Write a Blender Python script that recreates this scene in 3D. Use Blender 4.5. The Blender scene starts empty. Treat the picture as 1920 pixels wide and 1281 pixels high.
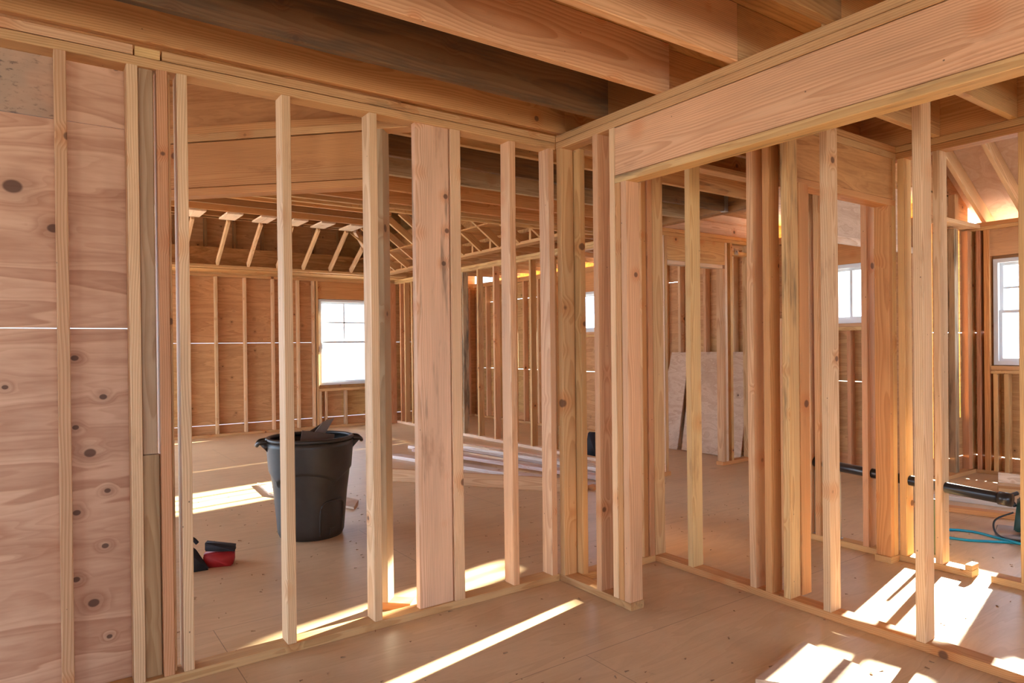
import bpy, bmesh, math, random
from mathutils import Matrix, Vector
random.seed(7)
sc = bpy.context.scene
COL = sc.collection
V = Vector

# ------------------------------------------------------------------ materials
def newmat(name):
    m = bpy.data.materials.new(name); m.use_nodes = True
    nt = m.node_tree; nt.nodes.clear()
    out = nt.nodes.new('ShaderNodeOutputMaterial'); b = nt.nodes.new('ShaderNodeBsdfPrincipled')
    nt.links.new(b.outputs[0], out.inputs[0])
    return m, nt, b, out

class G:
    """tiny helper for building node graphs"""
    def __init__(s, nt): s.nt = nt
    def put(s, sock, v):
        if v is None: return
        if hasattr(v, 'is_output'): s.nt.links.new(v, sock)
        else: sock.default_value = v
    def math(s, op, a, b=None, c=None, clamp=False):
        n = s.nt.nodes.new('ShaderNodeMath'); n.operation = op; n.use_clamp = clamp
        s.put(n.inputs[0], a); s.put(n.inputs[1], b); s.put(n.inputs[2], c); return n.outputs[0]
    def vec(s, op, a, b=None):
        n = s.nt.nodes.new('ShaderNodeVectorMath'); n.operation = op
        s.put(n.inputs[0], a); s.put(n.inputs[1], b)
        return n.outputs['Value'] if op in ('LENGTH', 'DISTANCE', 'DOT_PRODUCT') else n.outputs[0]
    def noise(s, v, scale, detail=2, rough=.5, dist=0):
        n = s.nt.nodes.new('ShaderNodeTexNoise'); s.put(n.inputs['Vector'], v)
        n.inputs['Scale'].default_value = scale; n.inputs['Detail'].default_value = detail
        n.inputs['Roughness'].default_value = rough; n.inputs['Distortion'].default_value = dist
        return n.outputs[0]
    def vor(s, v, scale, rnd=1):
        n = s.nt.nodes.new('ShaderNodeTexVoronoi'); s.put(n.inputs['Vector'], v)
        n.inputs['Scale'].default_value = scale; n.inputs['Randomness'].default_value = rnd
        return n.outputs['Distance'], n.outputs['Color']
    def rng(s, v, a, b, c=0., d=1., smooth=True):
        n = s.nt.nodes.new('ShaderNodeMapRange'); n.clamp = True
        if smooth: n.interpolation_type = 'SMOOTHSTEP'
        s.put(n.inputs[0], v); n.inputs[1].default_value = a; n.inputs[2].default_value = b
        s.put(n.inputs[3], c); s.put(n.inputs[4], d); return n.outputs[0]
    def mix(s, f, a, b, mode='MIX'):
        n = s.nt.nodes.new('ShaderNodeMix'); n.data_type = 'RGBA'; n.blend_type = mode
        s.put(n.inputs[0], f); s.put(n.inputs[6], a); s.put(n.inputs[7], b); return n.outputs[2]
    def sep(s, v):
        n = s.nt.nodes.new('ShaderNodeSeparateXYZ'); s.put(n.inputs[0], v); return n.outputs
    def comb(s, x, y, z):
        n = s.nt.nodes.new('ShaderNodeCombineXYZ'); s.put(n.inputs[0], x); s.put(n.inputs[1], y); s.put(n.inputs[2], z); return n.outputs[0]
    def obj(s):
        return s.nt.nodes.new('ShaderNodeTexCoord').outputs['Object']
    def info(s): return s.nt.nodes.new('ShaderNodeObjectInfo').outputs
    def bump(s, h, st, dist=.002):
        n = s.nt.nodes.new('ShaderNodeBump'); n.inputs['Strength'].default_value = st
        n.inputs['Distance'].default_value = dist; s.put(n.inputs['Height'], h); return n.outputs[0]

def gray(v): return (v, v, v, 1)

def lumber_material():
    """sawn softwood: growth rings cut lengthwise (local Z), knots, fibre, weather stain.
    the board's own colour comes from the object colour; its alpha is 1 - weathering"""
    m, nt, b, out = newmat('sawn_fir'); g = G(nt)
    inf = g.info(); rnd = inf['Random']
    off = g.comb(g.math('MULTIPLY', rnd, 13.7), g.math('MULTIPLY', rnd, 7.3), g.math('MULTIPLY', rnd, 29.1))
    co = g.obj(); p = g.vec('ADD', co, off)
    # knots on some cells only
    kd, kc = g.vor(p, 5.2); kr = g.sep(kc)[0]
    on = g.math('GREATER_THAN', kr, .42)
    size = g.math('MULTIPLY_ADD', g.sep(kc)[1], .8, .45)
    kdist = g.math('DIVIDE', kd, size)
    knot = g.math('MULTIPLY', g.rng(kdist, .075, .115, 1, 0), on)
    halo = g.math('MULTIPLY', g.rng(kdist, .10, .38, 1, 0), on)
    c = g.sep(co)
    wob = g.noise(g.vec('MULTIPLY', p, (1.5, 1.5, .55, )), 1.3, 2)
    wob2 = g.noise(g.vec('MULTIPLY', p, (8, 8, 2.2)), 1.0, 2)
    ox = g.math('MULTIPLY_ADD', rnd, .12, -.03)
    oy = g.math('MULTIPLY_ADD', g.math('FRACT', g.math('MULTIPLY', rnd, 37.)), .16, -.02)
    r = g.vec('LENGTH', g.comb(g.math('ADD', c[0], ox), g.math('ADD', c[1], oy), 0.))
    r = g.math('ADD', r, g.math('MULTIPLY', wob, .085))
    r = g.math('ADD', r, g.math('MULTIPLY', wob2, .010))
    r = g.math('ADD', r, g.math('MULTIPLY', halo, .012))
    f = g.math('FRACT', g.math('MULTIPLY', r, 125.))
    ring = g.rng(f, .15, .92, 0, 1); ring = g.math('MULTIPLY', ring, g.rng(f, .93, 1, 1, 0))
    fib = g.noise(g.vec('MULTIPLY', p, (260, 260, 5)), 1.0, 2)
    big = g.noise(g.vec('MULTIPLY', p, (6, 6, .8)), 1.4, 3)
    tone = g.math('MULTIPLY_ADD', ring, -.20, 1.06)
    tone = g.math('ADD', tone, g.math('MULTIPLY_ADD', fib, .36, -.18))
    tone = g.math('ADD', tone, g.math('MULTIPLY_ADD', big, .55, -.27))
    tone = g.math('MULTIPLY', tone, g.math('MULTIPLY_ADD', rnd, .14, .93))
    base = g.mix(1., inf['Color'], g.comb(tone, tone, tone), 'MULTIPLY')
    warm = g.mix(1., base, (1.03, .84, .66, 1), 'MULTIPLY')
    base = g.mix(g.math('MULTIPLY', ring, .55), base, warm)
    base = g.mix(g.math('MULTIPLY', halo, .5), base, g.mix(1., base, (.88, .58, .36, 1), 'MULTIPLY'))
    base = g.mix(g.math('MULTIPLY', knot, .82), base, (.10, .038, .016, 1))
    dd, dc = g.vor(g.vec('MULTIPLY', p, (1, 1, .8)), 21.)
    dot = g.math('MULTIPLY', g.rng(dd, .045, .075, 1, 0), g.math('GREATER_THAN', g.sep(dc)[0], .80))
    base = g.mix(g.math('MULTIPLY', dot, .75), base, (.06, .03, .018, 1))
    sn = g.noise(g.vec('MULTIPLY', p, (9, 9, 2.4)), 1.0, 5, .65)
    base = g.mix(g.math('MULTIPLY', g.rng(sn, .58, .74), .45), base, g.mix(1., base, (.52, .42, .36, 1), 'MULTIPLY'))
    base = g.mix(g.math('MULTIPLY', g.rng(sn, .40, .26), .0), base, base)
    # weathering
    st = g.math('SUBTRACT', 1., inf['Alpha'])
    n1 = g.noise(g.vec('MULTIPLY', p, (14, 14, 1.6)), 1.2, 4, .62)
    n1 = g.math('ADD', n1, g.math('MULTIPLY_ADD', st, .50, -.22))
    sm = g.math('MULTIPLY', g.rng(n1, .42, .66), g.rng(st, 0, .22, 0, 1))
    base = g.mix(g.math('MULTIPLY', sm, .78), base, (.062, .042, .026, 1))
    nt.links.new(base, b.inputs['Base Color'])
    b.inputs['Roughness'].default_value = .62
    b.inputs['Specular IOR Level'].default_value = .35
    h = g.math('ADD', g.math('MULTIPLY', fib, .6), g.math('MULTIPLY', ring, .35))
    nt.links.new(g.bump(h, .35, .0012), b.inputs['Normal'])
    return m

def ply_material(name, scl, light, dark, knots=None, knot_on=.72, knot_scale=3.2, contour=9., tint=False, dirt=0., rough=.6, spec=.3, amp=1., kplane='xz', sheetvar=0.):
    """rotary cut plywood face; scl stretches the figure along the grain"""
    m, nt, b, out = newmat(name); g = G(nt)
    co = g.obj(); inf = g.info()
    p = co
    if tint:
        r = inf['Random']; p = g.vec('ADD', co, g.comb(g.math('MULTIPLY', r, 17.), g.math('MULTIPLY', r, 5.), g.math('MULTIPLY', r, 23.)))
    q = g.vec('MULTIPLY', p, scl)
    warp = g.noise(q, 1.0, 3, .5, .35)
    add = None
    kmask = None; hmask = None
    if knots:
        c = g.sep(co)
        flat = g.comb(c[0], 0., c[2]) if kplane == 'xz' else g.comb(0., c[1], c[2])
        for (kx, kz, kr) in knots:
            pt = (kx, 0, kz) if kplane == 'xz' else (0, kx, kz)
            d = g.vec('LENGTH', g.vec('MULTIPLY', g.vec('SUBTRACT', flat, pt), (1 / kr, 1 / kr, 1.25 / kr)))
            k = g.rng(d, .8, 1.15, 1, 0); h = g.rng(d, .9, 4.2, 1, 0)
            kmask = k if kmask is None else g.math('MAXIMUM', kmask, k)
            hmask = h if hmask is None else g.math('MAXIMUM', hmask, h)
        warp = g.math('ADD', warp, g.math('MULTIPLY', hmask, .07))
    kd, kc = g.vor(p, knot_scale); ks = g.sep(kc)
    on = g.math('GREATER_THAN', ks[0], knot_on)
    kd = g.math('DIVIDE', kd, g.math('MULTIPLY_ADD', ks[1], .6, .55))
    kn = g.math('MULTIPLY', g.rng(kd, .05, .085, 1, 0), on); hal = g.math('MULTIPLY', g.rng(kd, .07, .3, 1, 0), on)
    warp = g.math('ADD', warp, g.math('MULTIPLY', hal, .06))
    if kmask is not None: kn = g.math('MAXIMUM', kn, kmask); hal = g.math('MAXIMUM', hal, g.math('MULTIPLY', hmask, .8))
    f = g.math('FRACT', g.math('MULTIPLY', warp, contour))
    band = g.math('MULTIPLY', g.rng(f, .1, .9), g.rng(f, .92, 1, 1, 0))
    f2 = g.math('FRACT', g.math('MULTIPLY', warp, contour * 3.7))
    band2 = g.math('MULTIPLY', g.rng(f2, .2, .9), g.rng(f2, .9, 1, 1, 0))
    fib = g.noise(g.vec('MULTIPLY', p, tuple(s * 30 for s in scl)), 1.0, 2)
    blot = g.noise(p, 1.7, 4, .6)
    t = g.math('ADD', g.math('MULTIPLY', band, .55 * amp), g.math('MULTIPLY', band2, .28 * amp))
    t = g.math('ADD', t, g.math('MULTIPLY_ADD', fib, .5 * amp, -.22 * amp))
    t = g.math('ADD', t, g.math('MULTIPLY_ADD', blot, 1.0, -.42), clamp=True)
    base = g.mix(t, light + (1,), dark + (1,))
    base = g.mix(g.math('MULTIPLY', hal, .35), base, tuple(x * .62 for x in dark) + (1,))
    base = g.mix(g.math('MULTIPLY', kn, .85), base, (.085, .034, .018, 1))
    if tint: base = g.mix(1., base, inf['Color'], 'MULTIPLY')
    if sheetvar:
        c = g.sep(co); wn = nt.nodes.new('ShaderNodeTexWhiteNoise')
        hh = g.math('FLOOR', g.math('MULTIPLY', g.math('ADD', c[0], c[1]), 1 / 2.44))
        nt.links.new(g.comb(hh, 0., g.math('FLOOR', g.math('MULTIPLY_ADD', c[2], 1 / 1.223, -.14))), wn.inputs['Vector'])
        wv = wn.outputs['Value']
        base = g.mix(wv, base, g.mix(1., base, (1.0, .87, .82, 1), 'MULTIPLY'))
        base = g.mix(1., base, g.mix(g.rng(wv, 0, .4, 1, 0), (1, 1, 1, 1), (.98, 1.02, .86, 1)), 'MULTIPLY')
    if dirt:
        n = g.noise(p, .9, 5, .6); n2 = g.noise(p, 14, 3, .6)
        base = g.mix(g.math('MULTIPLY', g.rng(n, .48, .72), dirt), base, (.20, .125, .075, 1))
        base = g.mix(g.math('MULTIPLY', g.rng(n2, .66, .78), dirt * .9), base, (.09, .05, .03, 1))
    if knots:
        c = g.sep(co); z = g.rng(c[2], 2.162, 2.167); x = g.rng(c[0], -2.29, -2.285, 1, 0)
        n = g.noise(g.vec('MULTIPLY', p, (1., 1., 2.2)), 22, 4, .7); n3 = g.noise(p, 3.5, 3, .6)
        gy = g.mix(g.rng(n, .52, .68), (.40, .27, .18, 1), (.10, .07, .055, 1))
        base = g.mix(g.math('MULTIPLY', g.math('MULTIPLY', z, x), g.rng(n3, .30, .55, .35, .95)), base, gy)
    nt.links.new(base, b.inputs['Base Color'])
    b.inputs['Roughness'].default_value = rough; b.inputs['Specular IOR Level'].default_value = spec
    nt.links.new(g.bump(g.math('ADD', fib, g.math('MULTIPLY', band, .4)), .22, .0015), b.inputs['Normal'])
    return m

def add_seams(m, sx, sy):
    nt = m.node_tree; g = G(nt); b = [n for n in nt.nodes if n.type == 'BSDF_PRINCIPLED'][0]
    src = b.inputs['Base Color'].links[0].from_socket; c = g.sep(g.obj())
    def line(v, s, o): return g.math('LESS_THAN', g.math('ABSOLUTE', g.math('SUBTRACT', g.math('FRACT', g.math('MULTIPLY_ADD', v, 1 / s, o)), .5)), .0016 / s)
    l1 = line(c[1], sy, .13)
    row = g.math('FRACT', g.math('MULTIPLY', g.math('FLOOR', g.math('MULTIPLY_ADD', c[1], 1 / sy, .63)), .5))
    l2 = g.math('LESS_THAN', g.math('ABSOLUTE', g.math('SUBTRACT', g.math('FRACT', g.math('ADD', g.math('MULTIPLY_ADD', c[0], 1 / sx, .2), row)), .5)), .0016 / sx)
    nt.links.new(g.mix(g.math('MULTIPLY', g.math('MAXIMUM', l1, l2), .7), src, (.10, .06, .035, 1)), b.inputs['Base Color'])

def plain(name, col, rough=.5, metal=0., spec=.5, noise=0., nscale=8., bump=0.):
    m, nt, b, out = newmat(name); g = G(nt)
    n = g.noise(g.obj(), nscale, 4, .6)
    k = g.math('MULTIPLY_ADD', n, noise * 2, 1 - noise)
    nt.links.new(g.mix(1., tuple(col) + (1,), g.comb(k, k, k), 'MULTIPLY'), b.inputs['Base Color'])
    b.inputs['Roughness'].default_value = rough; b.inputs['Metallic'].default_value = metal
    b.inputs['Specular IOR Level'].default_value = spec
    if bump: nt.links.new(g.bump(n, bump), b.inputs['Normal'])
    return m

def glass_material():
    m = bpy.data.materials.new('window_glass'); m.use_nodes = True; nt = m.node_tree; nt.nodes.clear()
    out = nt.nodes.new('ShaderNodeOutputMaterial'); t = nt.nodes.new('ShaderNodeBsdfTransparent')
    t.inputs[0].default_value = (.95, .98, 1, 1)
    gl = nt.nodes.new('ShaderNodeBsdfGlossy'); gl.inputs['Roughness'].default_value = .03
    mx = nt.nodes.new('ShaderNodeMixShader')
    mx.inputs[0].default_value = .05; nt.links.new(t.outputs[0], mx.inputs[1]); nt.links.new(gl.outputs[0], mx.inputs[2])
    nt.links.new(mx.outputs[0], out.inputs[0]); return m

WOOD = lumber_material()
LK = [(-2.43, 1.90, .030), (-2.25, 1.28, .013), (-2.16, 1.13, .013), (-2.25, 1.02, .011), (-2.205, .92, .020), (-2.15, .77, .011),
      (-2.25, .70, .013), (-2.16, .56, .012), (-2.255, .45, .013), (-2.20, .35, .019), (-2.15, .21, .010), (-2.46, 1.18, .010), (-2.31, 1.76, .020), (-2.103, 2.395, .011)]
LPLY = ply_material('sheathing_by_camera', (.55, 3., 3.6), (.70, .43, .27), (.44, .21, .115), knots=LK, knot_on=.985, contour=7., amp=.85)
PLY = ply_material('sheathing_plywood', (.8, .8, 6.5), (.60, .355, .165), (.39, .20, .08), knot_on=.50, knot_scale=6.5, contour=6., amp=.8, sheetvar=1.)
PLYR = ply_material('ceiling_plywood', (.7, 7., 5.), (.56, .29, .105), (.32, .14, .04), knot_on=.9, contour=8.)
PLYB = ply_material('plywood_faced_board', (6., 6., .9), (.60, .31, .12), (.38, .17, .055), knot_on=.8, contour=5., tint=False)
SHEET = ply_material('loose_plywood', (2., 3., 9.), (.62, .47, .35), (.40, .25, .16), knot_on=.45, knot_scale=6., contour=5., tint=True, amp=.6)
FLOOR = ply_material('dusty_subfloor', (.9, 6.5, 1.), (.62, .44, .265), (.48, .315, .17), knot_on=.97, contour=6., dirt=.30, rough=.36, spec=.55, amp=.55)
add_seams(FLOOR, 2.44, 1.22)
VINYL = plain('white_vinyl', (.66, .70, .74), .35)
GLASS = glass_material()
RUBBER = plain('black_plastic', (.030, .026, .022), .45, noise=.55, nscale=9, bump=.15)
DARKV = plain('black_abs', (.02, .02, .022), .28)
METAL = plain('galvanised', (.45, .46, .48), .38, .8)
NAILM = plain('nail_steel', (.12, .10, .09), .5, .6)

# ------------------------------------------------------------------ object helpers
def tag(o, label=None, cat=None, group=None, kind=None):
    if label: o['label'] = label
    if cat: o['category'] = cat
    if group: o['group'] = group
    if kind: o['kind'] = kind
    return o
def link(name, bm, mat, parent=None, smooth=False):
    me = bpy.data.meshes.new(name)
    bmesh.ops.recalc_face_normals(bm, faces=bm.faces)
    bm.to_mesh(me); bm.free()
    if smooth:
        for p in me.polygons: p.use_smooth = True
    me.materials.append(mat)
    o = bpy.data.objects.new(name, me); COL.objects.link(o)
    if parent: o.parent = parent
    return o
def empty(name, loc, rz=0.):
    o = bpy.data.objects.new(name, None); COL.objects.link(o); o.location = loc; o.rotation_euler = (0, 0, rz); o.empty_display_size = .05
    return o
def addbox(bm, a, b):
    x0, y0, z0 = a; x1, y1, z1 = b
    vs = [bm.verts.new(c) for c in ((x0, y0, z0), (x1, y0, z0), (x1, y1, z0), (x0, y1, z0), (x0, y0, z1), (x1, y0, z1), (x1, y1, z1), (x0, y1, z1))]
    for f in ((3, 2, 1, 0), (4, 5, 6, 7), (0, 1, 5, 4), (1, 2, 6, 5), (2, 3, 7, 6), (3, 0, 4, 7)): bm.faces.new([vs[i] for i in f])
def tube(bm, pts, r, n=12, caps=True):
    pts = [V(p) for p in pts]; rings = []
    up = V((0, 0, 1))
    for i, p in enumerate(pts):
        d = (pts[min(i + 1, len(pts) - 1)] - pts[max(i - 1, 0)]).normalized()
        a = d.cross(up) if abs(d.z) < .95 else d.cross(V((1, 0, 0)))
        a.normalize(); b = d.cross(a)
        rr = r[i] if isinstance(r, (list, tuple)) else r
        rings.append([bm.verts.new(p + (a * math.cos(t) + b * math.sin(t)) * rr) for t in [2 * math.pi * k / n for k in range(n)]])
    for i in range(len(rings) - 1):
        for k in range(n): bm.faces.new((rings[i][k], rings[i][(k + 1) % n], rings[i + 1][(k + 1) % n], rings[i + 1][k]))
    if caps: bm.faces.new(rings[0][::-1]); bm.faces.new(rings[-1])
def smoothpath(pts, n=8):
    P = [V(p) for p in pts]; out = []
    for i in range(len(P) - 1):
        p0, p1, p2, p3 = P[max(i - 1, 0)], P[i], P[i + 1], P[min(i + 2, len(P) - 1)]
        for k in range(n):
            t = k / n
            out.append(.5 * ((2 * p1) + (-p0 + p2) * t + (2 * p0 - 5 * p1 + 4 * p2 - p3) * t * t + (-p0 + 3 * p1 - 3 * p2 + p3) * t ** 3))
    out.append(P[-1]); return out

# tints (albedo)
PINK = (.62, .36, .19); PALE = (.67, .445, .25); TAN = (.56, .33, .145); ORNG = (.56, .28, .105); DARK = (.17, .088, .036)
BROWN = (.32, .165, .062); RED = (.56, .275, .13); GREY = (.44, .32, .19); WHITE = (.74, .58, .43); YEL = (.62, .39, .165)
def jit(c, a=.05):
    k = 1 + random.uniform(-a, a); return tuple(x * k * (1 + random.uniform(-a * .4, a * .4)) for x in c)

def board_mesh(L, W, T, bow=.0015, wane=0., segs=8, ch=.0025):
    bm = bmesh.new(); w, t = W / 2, T / 2; ch = min(ch, t * .5)
    prof = [(-w + ch, -t), (w - ch, -t), (w, -t + ch), (w, t - ch), (w - ch, t), (-w + ch, t), (-w, t - ch), (-w, -t + ch)]
    bx, by = random.uniform(-bow, bow), random.uniform(-bow, bow); rings = []
    for i in range(segs + 1):
        s = i / segs; k = math.sin(math.pi * s); ring = []
        for j, (x, y) in enumerate(prof):
            if wane and j in (4, 5, 3):
                x *= 1 - wane * (.5 + .5 * math.sin(s * 17 + 1)) * .35; y *= 1 - wane * (.5 + .5 * math.sin(s * 11)) * .5
            ring.append(bm.verts.new((x + bx * k, y + by * k, s * L)))
        rings.append(ring)
    for i in range(segs):
        for j in range(8): bm.faces.new((rings[i][j], rings[i][(j + 1) % 8], rings[i + 1][(j + 1) % 8], rings[i + 1][j]))
    bm.faces.new(rings[0][::-1]); bm.faces.new(rings[-1]); return bm
def lum(name, x, y, z, tint=PINK, stain=0., label=None, cat=None, group=None, parent=None, bow=.0012, wane=0., mat=None, jt=.05, segs=8):
    """a stick of lumber filling the box x,y,z (pairs); local Z runs along the stick"""
    lo = V((min(x), min(y), min(z))); hi = V((max(x), max(y), max(z))); d = hi - lo
    ax = sorted(range(3), key=lambda i: -d[i]); L, W, T = ax
    e = [V((1, 0, 0)), V((0, 1, 0)), V((0, 0, 1))]
    zx, xx = e[L], e[W]; yy = zx.cross(xx)
    base = (lo + hi) / 2; base[L] = lo[L]
    bm = board_mesh(d[L], d[W], d[T], bow, wane, segs)
    o = link(name, bm, mat or WOOD)
    M = Matrix((xx, yy, zx)).transposed().to_4x4(); M.translation = base
    if parent:
        o.parent = parent; o.matrix_basis = parent.matrix_basis.inverted() @ M
    else: o.matrix_basis = M
    o.color = (*jit(tint, jt), 1 - stain)
    return tag(o, label, cat, group)
def beam(name, p0, p1, wdir, W, T, tint=PINK, stain=0., label=None, cat=None, group=None, bow=.0012, parent=None, mat=None, jt=.05):
    p0, p1 = V(p0), V(p1); zx = (p1 - p0).normalized(); xx = V(wdir); xx = (xx - zx * xx.dot(zx)).normalized(); yy = zx.cross(xx)
    o = link(name, board_mesh((p1 - p0).length, W, T, bow), mat or WOOD)
    M = Matrix((xx, yy, zx)).transposed().to_4x4(); M.translation = p0
    if parent: o.parent = parent; o.matrix_basis = parent.matrix_basis.inverted() @ M
    else: o.matrix_basis = M
    o.color = (*jit(tint, jt), 1 - stain)
    return tag(o, label, cat, group)

def sheets(name, axis, plane, th, hr, zr, hcuts=(), zcuts=(), gaps=(), openings=(), mat=PLY, kind='structure'):
    """panelled wall: boxes between cut lines; openings (h0,h1,z0,z1) left out; gaps = open slits (h0,h1,z0,z1)"""
    holes = list(openings) + list(gaps)
    hs = sorted(set([hr[0], hr[1], *hcuts] + [v for o in holes for v in o[:2] if hr[0] < v < hr[1]]))
    zs = sorted(set([zr[0], zr[1], *zcuts] + [v for o in holes for v in o[2:] if zr[0] < v < zr[1]]))
    bm = bmesh.new()
    for a, b in zip(hs, hs[1:]):
        run = None
        for c, d in zip(zs, zs[1:]):
            mh, mz = (a + b) / 2, (c + d) / 2
            if any(o[0] < mh < o[1] and o[2] < mz < o[3] for o in holes): continue
            if axis == 'y': addbox(bm, (a, plane, c), (b, plane + th, d))
            else: addbox(bm, (plane, a, c), (plane + th, b, d))
    return tag(link(name, bm, mat), kind=kind)

ORD = ['first', 'second', 'third', 'fourth', 'fifth', 'sixth', 'seventh', 'eighth', 'ninth', 'tenth', 'eleventh', 'twelfth']
S = .038; D = .089; P1, P2, P3 = 2.391, 2.429, 2.467

# ------------------------------------------------------------------ floor, ground, ceiling deck
bm = bmesh.new(); addbox(bm, (-7, -6.6, -.06), (4.46, 8.0, 0)); addbox(bm, (4.46, -6.6, -.06), (5.34, .012, 0))
tag(link('floor', bm, FLOOR), kind='structure')
gm = plain('outdoor_gravel', (.50, .48, .46), .9, noise=.25, nscale=3)
bm = bmesh.new(); addbox(bm, (-60, -60, -.7), (60, 60, -.6)); tag(link('ground', bm, gm), kind='structure')
bm = bmesh.new(); addbox(bm, (-7, -6.6, P3 + .238), (1.88, 2.48, P3 + .256)); addbox(bm, (1.88, .0, P3 + .238), (4.95, 8.0, P3 + .256))
tag(link('ceiling', bm, PLYR), kind='structure')
# raised roof over the far room
bm = bmesh.new(); addbox(bm, (-4.2, 2.48, 3.62), (2.95, 8.1, 3.64)); tag(link('ceiling_raised', bm, PLYR), kind='structure')
bm = bmesh.new()
addbox(bm, (-4.2, 2.48, P3 + .256), (2.95, 2.50, 3.62)); addbox(bm, (2.93, 2.5, P3 + .256), (2.95, 8.1, 3.62)); addbox(bm, (-4.2, 2.5, 0), (-4.18, 3.2, 3.62))
addbox(bm, (-4.2, 7.3, 0), (-4.18, 8.1, 3.62)); addbox(bm, (-4.2, 3.2, 2.6), (-4.18, 7.3, 3.62))  # unseen opening left in this side, added for cool sky light
tag(link('wall_upper', bm, PLY), kind='structure')

# ------------------------------------------------------------------ exterior sheathing
GP = .006
sheets('wall_back', 'y', 7.95, .012, (-4.2, 4.46), (0, 3.62), hcuts=(),
       gaps=[(-4.0, 1.38, 1.395, 1.399), (-4.0, 4.3, .165, .165 + GP), (2.36, 4.3, 1.395, 1.399)], openings=[(1.42, 2.32, .70, 2.10), (-3.9, -1.3, .1, 2.25)])  # second opening is unseen, added so sky light reaches the far floor
W2 = (.495, .93, 1.50, 2.10); W5 = (1.09, 1.46, 1.48, 2.10); W3 = (4.05, 4.93, 1.50, 2.10)
sheets('wall_right', 'x', 4.45, .012, (0, 7.962), (0, P3),
       gaps=[(2.7, 7.9, .905, .905 + GP), (.6, 1.0, .905, .909), (2.9, 7.6, 2.11, 2.11 + GP), (5.985, 5.993, .93, 2.1)], openings=[W2, W3, W5])
W4 = (-.80, -.235, 1.07, 2.10); W6 = (-1.52, -.88, 1.47, 2.10)
sheets('wall_sunny', 'x', 5.33, .012, (-6.6, .012), (0, P3),
       gaps=[(-1.6, -.02, .165, .165 + GP), (-.20, -.02, 1.385, 1.385 + GP)], openings=[W4, W6])
sheets('wall_jog', 'y', .0, .012, (4.46, 5.33), (0, 3.2),
       gaps=[(4.6, 5.3, .165, .165 + GP), (4.5, 5.3, 1.385, 1.385 + GP), (4.515, 4.535, .2, 2.42), (5.105, 5.122, .55, 2.40)])
sheets('wall_left', 'y', D + .002, .012, (-4.6, -2.065), (0, 2.39), zcuts=(2.165,), hcuts=(), gaps=[(-4.6, -2.065, 1.390, 1.393), (-4.6, -2.065, 2.163, 2.166)], mat=LPLY)
sheets('wall_behind', 'y', -6.6, .012, (-7, 5.33), (0, P3 + .238), openings=[(-6.2, -4.9, .0, 2.1), (-3.9, -.6, .9, 2.1), (2.2, 4.4, .9, 2.1)])  # unseen wall; its openings are invented to set the fill light
sheets('wall_far_left', 'x', -7., .012, (-6.6, 2.5), (0, P3 + .238), openings=[(-5.2, -3.6, .9, 2.1), (-1.8, .6, .0, 2.1)])  # out of view; openings invented to let in fill light
# unseen cover above the second partition, added to stop light under the roof
bm = bmesh.new(); addbox(bm, (1.872, -6.6, 2.72), (1.885, 0, 4.6)); addbox(bm, (1.885, .0, P3 + .256), (4.46, .012, 4.6)); addbox(bm, (1.885, -.0, P3 + .0), (2.75, .012, P3 + .26))
tag(link('wall_gable', bm, PLY), kind='structure')

# ------------------------------------------------------------------ the long partition on the left (front face y = 0)
fr = 'front partition'
lum('bottom_plate', (-4.6, -.004), (0, D), (0, S), TAN, .05, 'long bottom plate of the left partition, running from the left edge to the inner corner', 'wall plate', bow=.002)
lum('top_plate', (-4.6, -.004), (0, D), (P1, P2 - .002), TAN, .16, 'stained lower top plate along the left partition, above its studs', 'wall plate', bow=.0)
lum('top_plate', (-4.6, -2.055), (0, D), (P2 + .001, P3), PINK, .0, 'pink upper top plate piece at the top left corner', 'wall plate', bow=0)
lum('plate_filler', (-2.048, -1.962), (.004, D), (P2 + .001, P3), YEL, .1, 'short blond block filling the upper plate between two pieces at top left', 'block')
lum('top_plate', (-1.955, -.002), (0, D), (P2 + .001, P3), TAN, .25, 'brown streaked upper top plate over the tall left bays, ending at the inner corner', 'wall plate', bow=.0)
left = [
 ('A', -2.305, 'pinkish wall stud farthest left, nailed against the knotty plywood', PINK, 0),
 ('B', -2.077, 'wall stud with an orange top, second from the left against the knotty plywood', PALE, 0),
 ('C', -1.975, 'reddish wall stud with strong grain, right of the weathered upright board', RED, 0),
 ('D', -1.905, 'pale straight stud at the left edge of the first open bay', PALE, 0),
 ('E', -1.499, 'wall stud standing in front of the black trash can', PALE, .03),
 ('F', -1.100, 'wall stud standing just right of the far tall window', PALE, 0),
 ('H', -.670, 'narrow stud pressed against the right side of the wide upright plank', PALE, 0),
 ('I', -.311, 'single pinkish stud midway between the wide upright plank and the inner corner', PINK, 0),
 ('K', -.052, 'last stud of the left partition at the inner corner', PINK, 0)]
for k, x0, lab, t, s in left:
    w = .058 if k == 'H' else S
    lum('wall_stud', (x0, x0 + w), (.001, D), (S, P1), t, s, lab, 'stud', 'studs of the left partition', bow=.003)
lum('upright_plank', (-.862, -.676), (.012, .050), (S, P1), (.66, .43, .27), .20, 'wide upright plank nailed flat beside a narrow stud, widest board of the left partition', 'plank')
# weathered boards between the second and third studs
lum('weathered_board', (-2.036, -1.985), (.022, .060), (.905, P1), (.43, .29, .165), .16, 'weathered grey-brown upright board between two studs at left, upper piece', 'plank', wane=.15)
lum('weathered_board', (-2.036, -1.978), (.030, .065), (S, .900), (.40, .25, .12), .12, 'brown upright board under the weathered one at left, lower piece', 'plank')
lum('spacer_strip', (-1.934, -1.925), (.03, .085), (S, P1), TAN, .2, 'thin recessed strip between the reddish stud and the pale stud at left', 'strip')

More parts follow.
